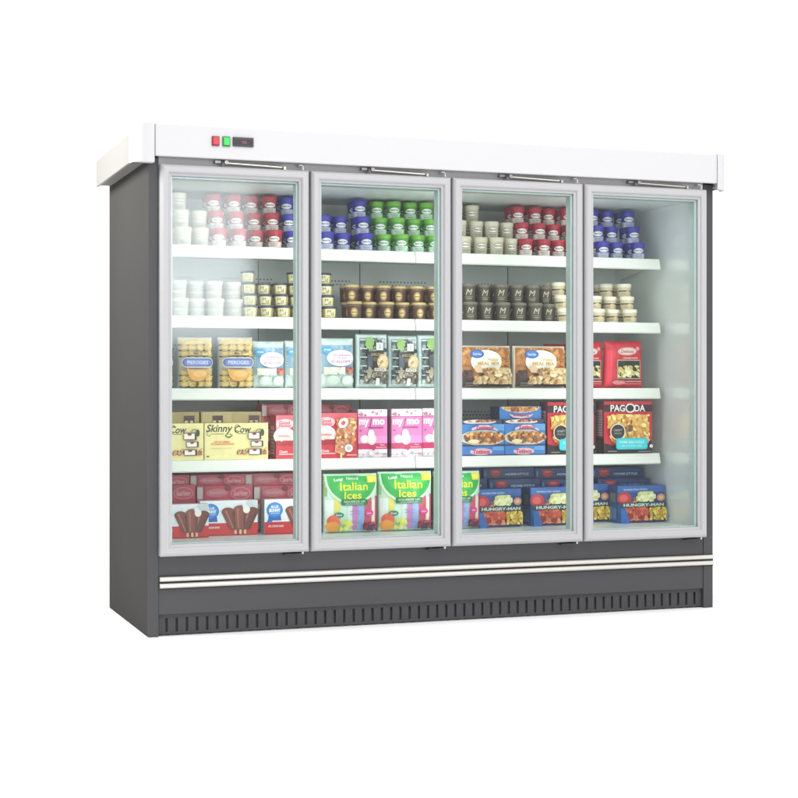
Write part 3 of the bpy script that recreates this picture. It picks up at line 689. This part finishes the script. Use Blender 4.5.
# shelf 3
z = SH[2]+.0005; G = 'yellow dumpling packs'
for px, t in ((139, 'yellow dumpling pack cut off by the left edge of the first door'), (178.5, 'yellow dumpling pack with blue label, nearer the left door edge'), (219, 'yellow dumpling pack with blue label beside the pale blue bags')):
    bag('dumpling_pack', px, px+34.5, 51, Y0, z, .05, (196, 198, 192), art_waffle, t, 'pack', G)
G = 'pale blue seafood bags'
bag('seafood_bag', 253.5, 285, 47, Y0, z, .05, (198, 214, 212), art_bluebag, 'pale blue bag with white oval, beside the yellow packs in first door', 'bag', G)
bag('seafood_bag', 286, 318, 47.5, Y0, z, .05, (198, 214, 212), art_bluebag, 'pale blue bag mostly hidden behind the frames of first and second doors', 'bag', G)
bag('seafood_bag', 320, 354.5, 50, Y0, z, .05, (198, 214, 212), art_bluebag, 'pale blue bag with white oval at the left of the second door', 'bag', G)
G = 'black and green bags'
bag('pasta_bag', 357, 388, 54, Y0, z, .045, (186, 206, 206), art_darkbag, 'black and green bag next to the pale blue bag in second door', 'bag', G)
bag('pasta_bag', 389, 418, 52.5, Y0+.01, z, .045, (176, 196, 196), art_darkbag, 'middle black and green bag in second door', 'bag', G)
bag('pasta_bag', 419, 449, 53, Y0, z, .045, (186, 206, 206), art_darkbag, 'black and green bag cut off by the right frame of second door', 'bag', G)
G = 'bags of nut mix'
bag('nut_mix_bag', 460.5, 512, 42.5, Y0, z, .06, (226, 210, 190), art_nuts, 'orange nut bag with blue oval at left of third door', 'bag', G)
bag('nut_mix_bag', 515, 567, 42, Y0, z, .06, (226, 210, 190), art_nuts, 'orange nut bag with blue oval at right of third door', 'bag', G)
G = 'red cream puff bags'
bag('cream_puff_bag', 545, 583, 44, Y0+.13, z, .05, (186, 32, 50), art_redbag, 'red bag standing behind the right orange nut bag', 'bag', G, .04)
bag('cream_puff_bag', 569.5, 605, 46.5, Y0, z, .06, (192, 34, 52), art_redbag, 'red bag cut off by the left frame of fourth door', 'bag', G, .04)
bag('cream_puff_bag', 605.5, 645, 47, Y0, z, .06, (192, 34, 52), art_redbag, 'whole red bag with cream puff picture in fourth door', 'bag', G, .07)
# shelf 4
z = SH[3]+.0005; G = 'cream ice cream sandwich boxes'
carton('ice_cream_sandwich_box', 139.5, 203.5, 37, Y0, z, .12, (226, 212, 150), art_cow, 'lower cream sandwich box cut off by left frame of first door', 'box', G)
carton('ice_cream_sandwich_box', 204.5, 268, 36.5, Y0, z, .12, (226, 212, 150), art_cow, 'whole cream box with curly dark lettering in first door', 'box', G)
for p0, lb in ((136, 'cream sandwich box on its side in upper back row, by the left frame'), (201, 'cream sandwich box in upper back row beside the strawberry boxes')):
    carton('ice_cream_sandwich_box', p0, p0+63, 0, Y0+.125, z, .12, (206, 190, 130), art_cow_top, lb, 'box', G, h=.198)
G = 'strawberry bar boxes'
carton('strawberry_bar_box', 276, 317, 43.5, Y0, z, .10, (190, 44, 60), art_straw, 'upright strawberry bar box next to the cream box in first door', 'box', G, sideart=art_straw_side)
carton('strawberry_bar_box', 317.8, 357, 45, Y0, z, .10, (190, 44, 60), art_straw, 'upright strawberry bar box at the left of second door', 'box', G, sideart=art_straw_side)
G = 'pink mochi boxes'
for i, (p0, p1, dy, lb) in enumerate(((358, 387, .01, 'pink mochi box touching the strawberry bar box'), (391.5, 422, 0, 'middle pink mochi box, all of its front showing'), (422.6, 452, .015, 'pink mochi box cut off by the right frame of second door'))):
    carton('mochi_box', p0, p1, 48, Y0+dy, z, .11, (214, 170, 196), art_mymo, lb, 'box', G, sideart=art_mymo_side)
G = 'blue pizza snack boxes'
def zz(px, py, Y): return atz(px, py, Y)[1]
h1 = .042
carton('pizza_snack_box', 461, 504.5, 0, Y0, z, .12, (54, 110, 180), art_snack_low, 'flat blue snack box at bottom of the left stack', 'box', G, h=h1)
carton('pizza_snack_box', 505, 545, 0, Y0, z, .12, (54, 110, 180), art_snack_low, 'flat blue snack box at bottom of the right stack', 'box', G, h=h1)
carton('pizza_snack_box', 461, 504.5, 0, Y0+.001, z+h1+.0006, .12, (54, 110, 180), art_snack, 'blue snack box with food picture in the left stack', 'box', G, h=.096)
carton('pizza_snack_box', 505, 545, 0, Y0+.001, z+h1+.0006, .12, (54, 110, 180), art_snack, 'blue snack box with food picture in the right stack', 'box', G, h=.096)
z2 = z+h1+.0972
carton('pizza_snack_box', 461, 502, 0, Y0+.012, z2, .11, (60, 60, 84), art_snack_strip, 'thin dark and white snack box topping the left stack', 'box', G, h=.02)
carton('pizza_snack_box', 503, 543.5, 0, Y0+.012, z2, .11, (60, 60, 84), art_snack_strip, 'thin dark and white snack box under the upside-down one', 'box', G, h=.02)
carton('pizza_snack_box', 499.5, 541, 0, Y0+.03, z2+.0206, .11, (58, 70, 110), art_snack_up, 'upside-down blue snack box on top of the right stack', 'box', G, h=.056)
G = 'red egg roll boxes'
carton('egg_roll_box', 547.5, 594, 52, Y0, z, .08, (190, 34, 48), art_pagoda, 'red egg roll box cut off by right frame of third door', 'box', G, sideart=art_pagoda_side)
carton('egg_roll_box', 604, 652, 52, Y0, z, .075, (190, 34, 48), art_pagoda, 'red egg roll box fully seen in the fourth door', 'box', G, sideart=art_pagoda_side)
# upper row strawberry boxes behind
G = 'strawberry bar boxes'
for p0, p1, lb in ((262, 305, 'strawberry bar box lying in upper back row of first door'), (308, 350.5, 'strawberry bar box lying in upper back row of second door')):
    x0, z1 = atz(p0, 404.5, Y0+.115)
    carton('strawberry_bar_box', p0, p1, 0, Y0+.115, z, .11, (176, 50, 66), art_straw_top, lb, 'box', G, h=.055).location.z = z1-.055
    base = carton('strawberry_bar_box', p0, p1, 0, Y0+.118, z, .10, (176, 50, 66), art_straw, lb.replace('lying in upper back row', 'standing under the lying one'), 'box', G, h=z1-.056-z)
# deck
z = DECK+.0005; YD = .27; G = 'chocolate bar boxes'
carton('chocolate_bar_box', 154, 208.5, 34, YD-.03, z, .05, (214, 218, 222), art_choc, 'white and red chocolate bar box cut off by left frame', 'box', G)
carton('chocolate_bar_box', 200, 257.5, 35, YD+.03, z, .05, (214, 218, 222), art_choc, 'middle white and red chocolate bar box, three bars showing', 'box', G)
carton('chocolate_bar_box', 264.5, 320, 35, YD+.01, z, .06, (170, 176, 178), art_choc, 'chocolate bar box with blue ribbon, right side of first door', 'box', G)
G = 'strawberry bar boxes'
yb = YD+.13
for lay, (q0, q1) in enumerate(((486, 499.5), (473.5, 484.5))):
    yl = yb+lay*.03
    for k, p0 in enumerate(((140, 197, 254) if lay == 0 else (134, 190.5, 246))):
        zt = atz(p0, q0, yl)[1]; zb = atz(p0, q1, yl)[1]
        if lay == 0: zb = zt-.062; ztl = zt
        else: zb = ztl+.0006; zt = zb+.050
        carton('strawberry_bar_box', p0, p0+55.5, 0, yl, zb, .12, (176, 60, 76), art_straw_top, '%s strawberry bar box of the %s flat layer behind the chocolate bars' % (['left', 'middle', 'right'][k], ['lower', 'upper'][lay]), 'box', G, h=zt-zb)
        if lay == 0:
            carton('strawberry_bar_box', p0, p0+55.5, 0, yl+.002, z, .12, (176, 60, 76), art_straw_top, '%s bottom strawberry bar box under the flat layers behind the chocolate bars' % ['left', 'middle', 'right'][k], 'box', G, h=zb-z-.0006)
G = 'green fruit ice pouches'
bag('fruit_ice_pouch', 325.5, 379, 59, YD-.03, z, .07, (180, 210, 190), art_italian, 'green fruit ice pouch with yellow lettering, left one in second door', 'bag', G)
bag('fruit_ice_pouch', 380, 433.5, 59.5, YD-.03, z, .07, (180, 210, 190), art_italian, 'green fruit ice pouch with yellow lettering, right one in second door', 'bag', G)
bag('fruit_ice_pouch', 436, 482, 58, YD-.03, z, .07, (180, 210, 190), art_italian, 'green fruit ice pouch half hidden at the left of third door', 'bag', G)
G = 'blue frozen dinner boxes'
carton('frozen_dinner_box', 476, 521, 38, YD+.02, z, .085, (30, 66, 132), art_hungry, 'blue dinner box beside the green fruit ice pouch in third door', 'box', G, sideart=art_hungry_side)
carton('frozen_dinner_box', 530.5, 577, 38, YD+.02, z, .085, (30, 66, 132), art_hungry, 'blue dinner box cut off by the right frame of third door', 'box', G, sideart=art_hungry_side)
carton('frozen_dinner_box', 563.5, 608, 38, YD+.12, z, .085, (30, 66, 132), art_hungry, 'blue dinner box cut off by the left frame of fourth door', 'box', G, sideart=art_hungry_side)
carton('frozen_dinner_box', 617.5, 664.5, 37, YD+.02, z, .085, (30, 66, 132), art_hungry, 'blue dinner box nearest the right wall of fourth door', 'box', G, sideart=art_hungry_side)
yb = YD+.16
cols = [(436, 0), (489, 1), (541, 2), (597.5, 3)]
wd = ['first', 'second', 'third', 'last']
for (p0, k) in cols:
    p1 = p0+51; xx, zt = atz(p1, 478.5 if k < 3 else 478, yb)
    hh = .052
    yy = yb+(.06 if k == 2 else .06 if k == 3 else 0)*0
    carton('frozen_dinner_box', p0, p1, 0, yb+.012, z, .15, (26, 54, 110), art_hungry_top, '%s tall blue dinner box in the back row base, counted from left' % wd[k], 'box', G, h=zt-hh-z-.0006)
    carton('frozen_dinner_box', p0, p1, 0, yb, zt-hh, .15, (26, 54, 110), art_hungry_top, '%s flat blue dinner box of the lower back layer, from left' % wd[k], 'box', G, h=hh)
    carton('frozen_dinner_box', p0-6, p1-6, 0, yb+.05, zt+.0006, .15, (24, 46, 92), art_hungry_top, '%s flat blue dinner box of the upper back layer, from left' % wd[k], 'box', G, h=.048)

# ---------------------------------------------------------------- floor, world, lamps, camera
bm = bmesh.new(); bx(bm, -5, 9, -5, 6, -.02, 0)
fl = obj('floor', bm, FLOORM); tag(fl, kind='structure')
w = bpy.data.worlds.new('World'); scene.world = w; w.use_nodes = True
nt = w.node_tree; bg = nt.nodes['Background']; bg.inputs[1].default_value = 1.22
# white studio all round, its left-hand side less lit than the backdrop
tc = nt.nodes.new('ShaderNodeTexCoord'); sx = nt.nodes.new('ShaderNodeSeparateXYZ'); mr = nt.nodes.new('ShaderNodeMapRange')
mr.inputs[1].default_value = -.85; mr.inputs[2].default_value = .0; mr.inputs[3].default_value = .6; mr.inputs[4].default_value = 1.0
nt.links.new(tc.outputs['Generated'], sx.inputs[0]); nt.links.new(sx.outputs[0], mr.inputs[0]); nt.links.new(mr.outputs[0], bg.inputs[0])
def area(name, loc, target, sx, sy, radiance, col=(1, 1, 1)):
    l = bpy.data.lights.new(name, 'AREA'); l.shape = 'RECTANGLE'; l.size = sx; l.size_y = sy
    l.energy = radiance*math.pi*sx*sy; l.color = col
    o = bpy.data.objects.new(name, l); o.location = loc
    o.rotation_euler = (Vector(target)-Vector(loc)).to_track_quat('-Z', 'Y').to_euler()
    C.objects.link(o); return o
area('overhead_softbox', (1.6, -3.2, 4.6), (1.3, -.6, 0), 4.5, 2.2, 4.0, (1, .99, .98))
area('top_shelf_fill', (1.26, .10, 1.800), (1.26, .45, 1.0), 2.2, .03, 5, (.97, 1, .98))  # added fill under the ceiling, brightens top shelf and side wall; no fixture
area('left_softbox', (-1.5, .3, 2.5), (0, .45, 1.5), .8, .8, 30, (1, .99, .96))
for xm in (.058, .648, 1.262, 1.875, 2.462):
    bm = bmesh.new(); bx(bm, xm-.010, xm+.010, .0555, .066, .45, 1.76); obj('led_strip', bm, mat('led_housing', (225, 230, 228), .4), fz, bevel=.002)
    area('freezer_led', (xm, .069, 1.1), (xm+(.3 if xm < .1 else -.3 if xm > 2.4 else .35 if xm > 1.8 else 0), .6, 1.1), .02, 1.3, 10 if xm < .1 else 20, (.97, 1, .98))
area('camera_side_softbox', (1.85, -7.4, 2.05), (1.2, 0, 1.4), .9, 1.35, 17, (.93, .97, 1))
cam = bpy.data.cameras.new('camera'); co = bpy.data.objects.new('camera', cam); C.objects.link(co)
cam.sensor_width = 36; cam.lens = F/798*36; cam.shift_y = -12/798; cam.clip_end = 200; cam.clip_start = .1
co.location = (CX, CY, CZ); co.rotation_euler = (math.radians(90), 0, -YAW)
scene.camera = co
scene.render.resolution_x = scene.render.resolution_y = 1024
scene.view_settings.view_transform = 'Standard'; scene.view_settings.look = 'None'
scene.view_settings.exposure = 0; scene.view_settings.gamma = 1
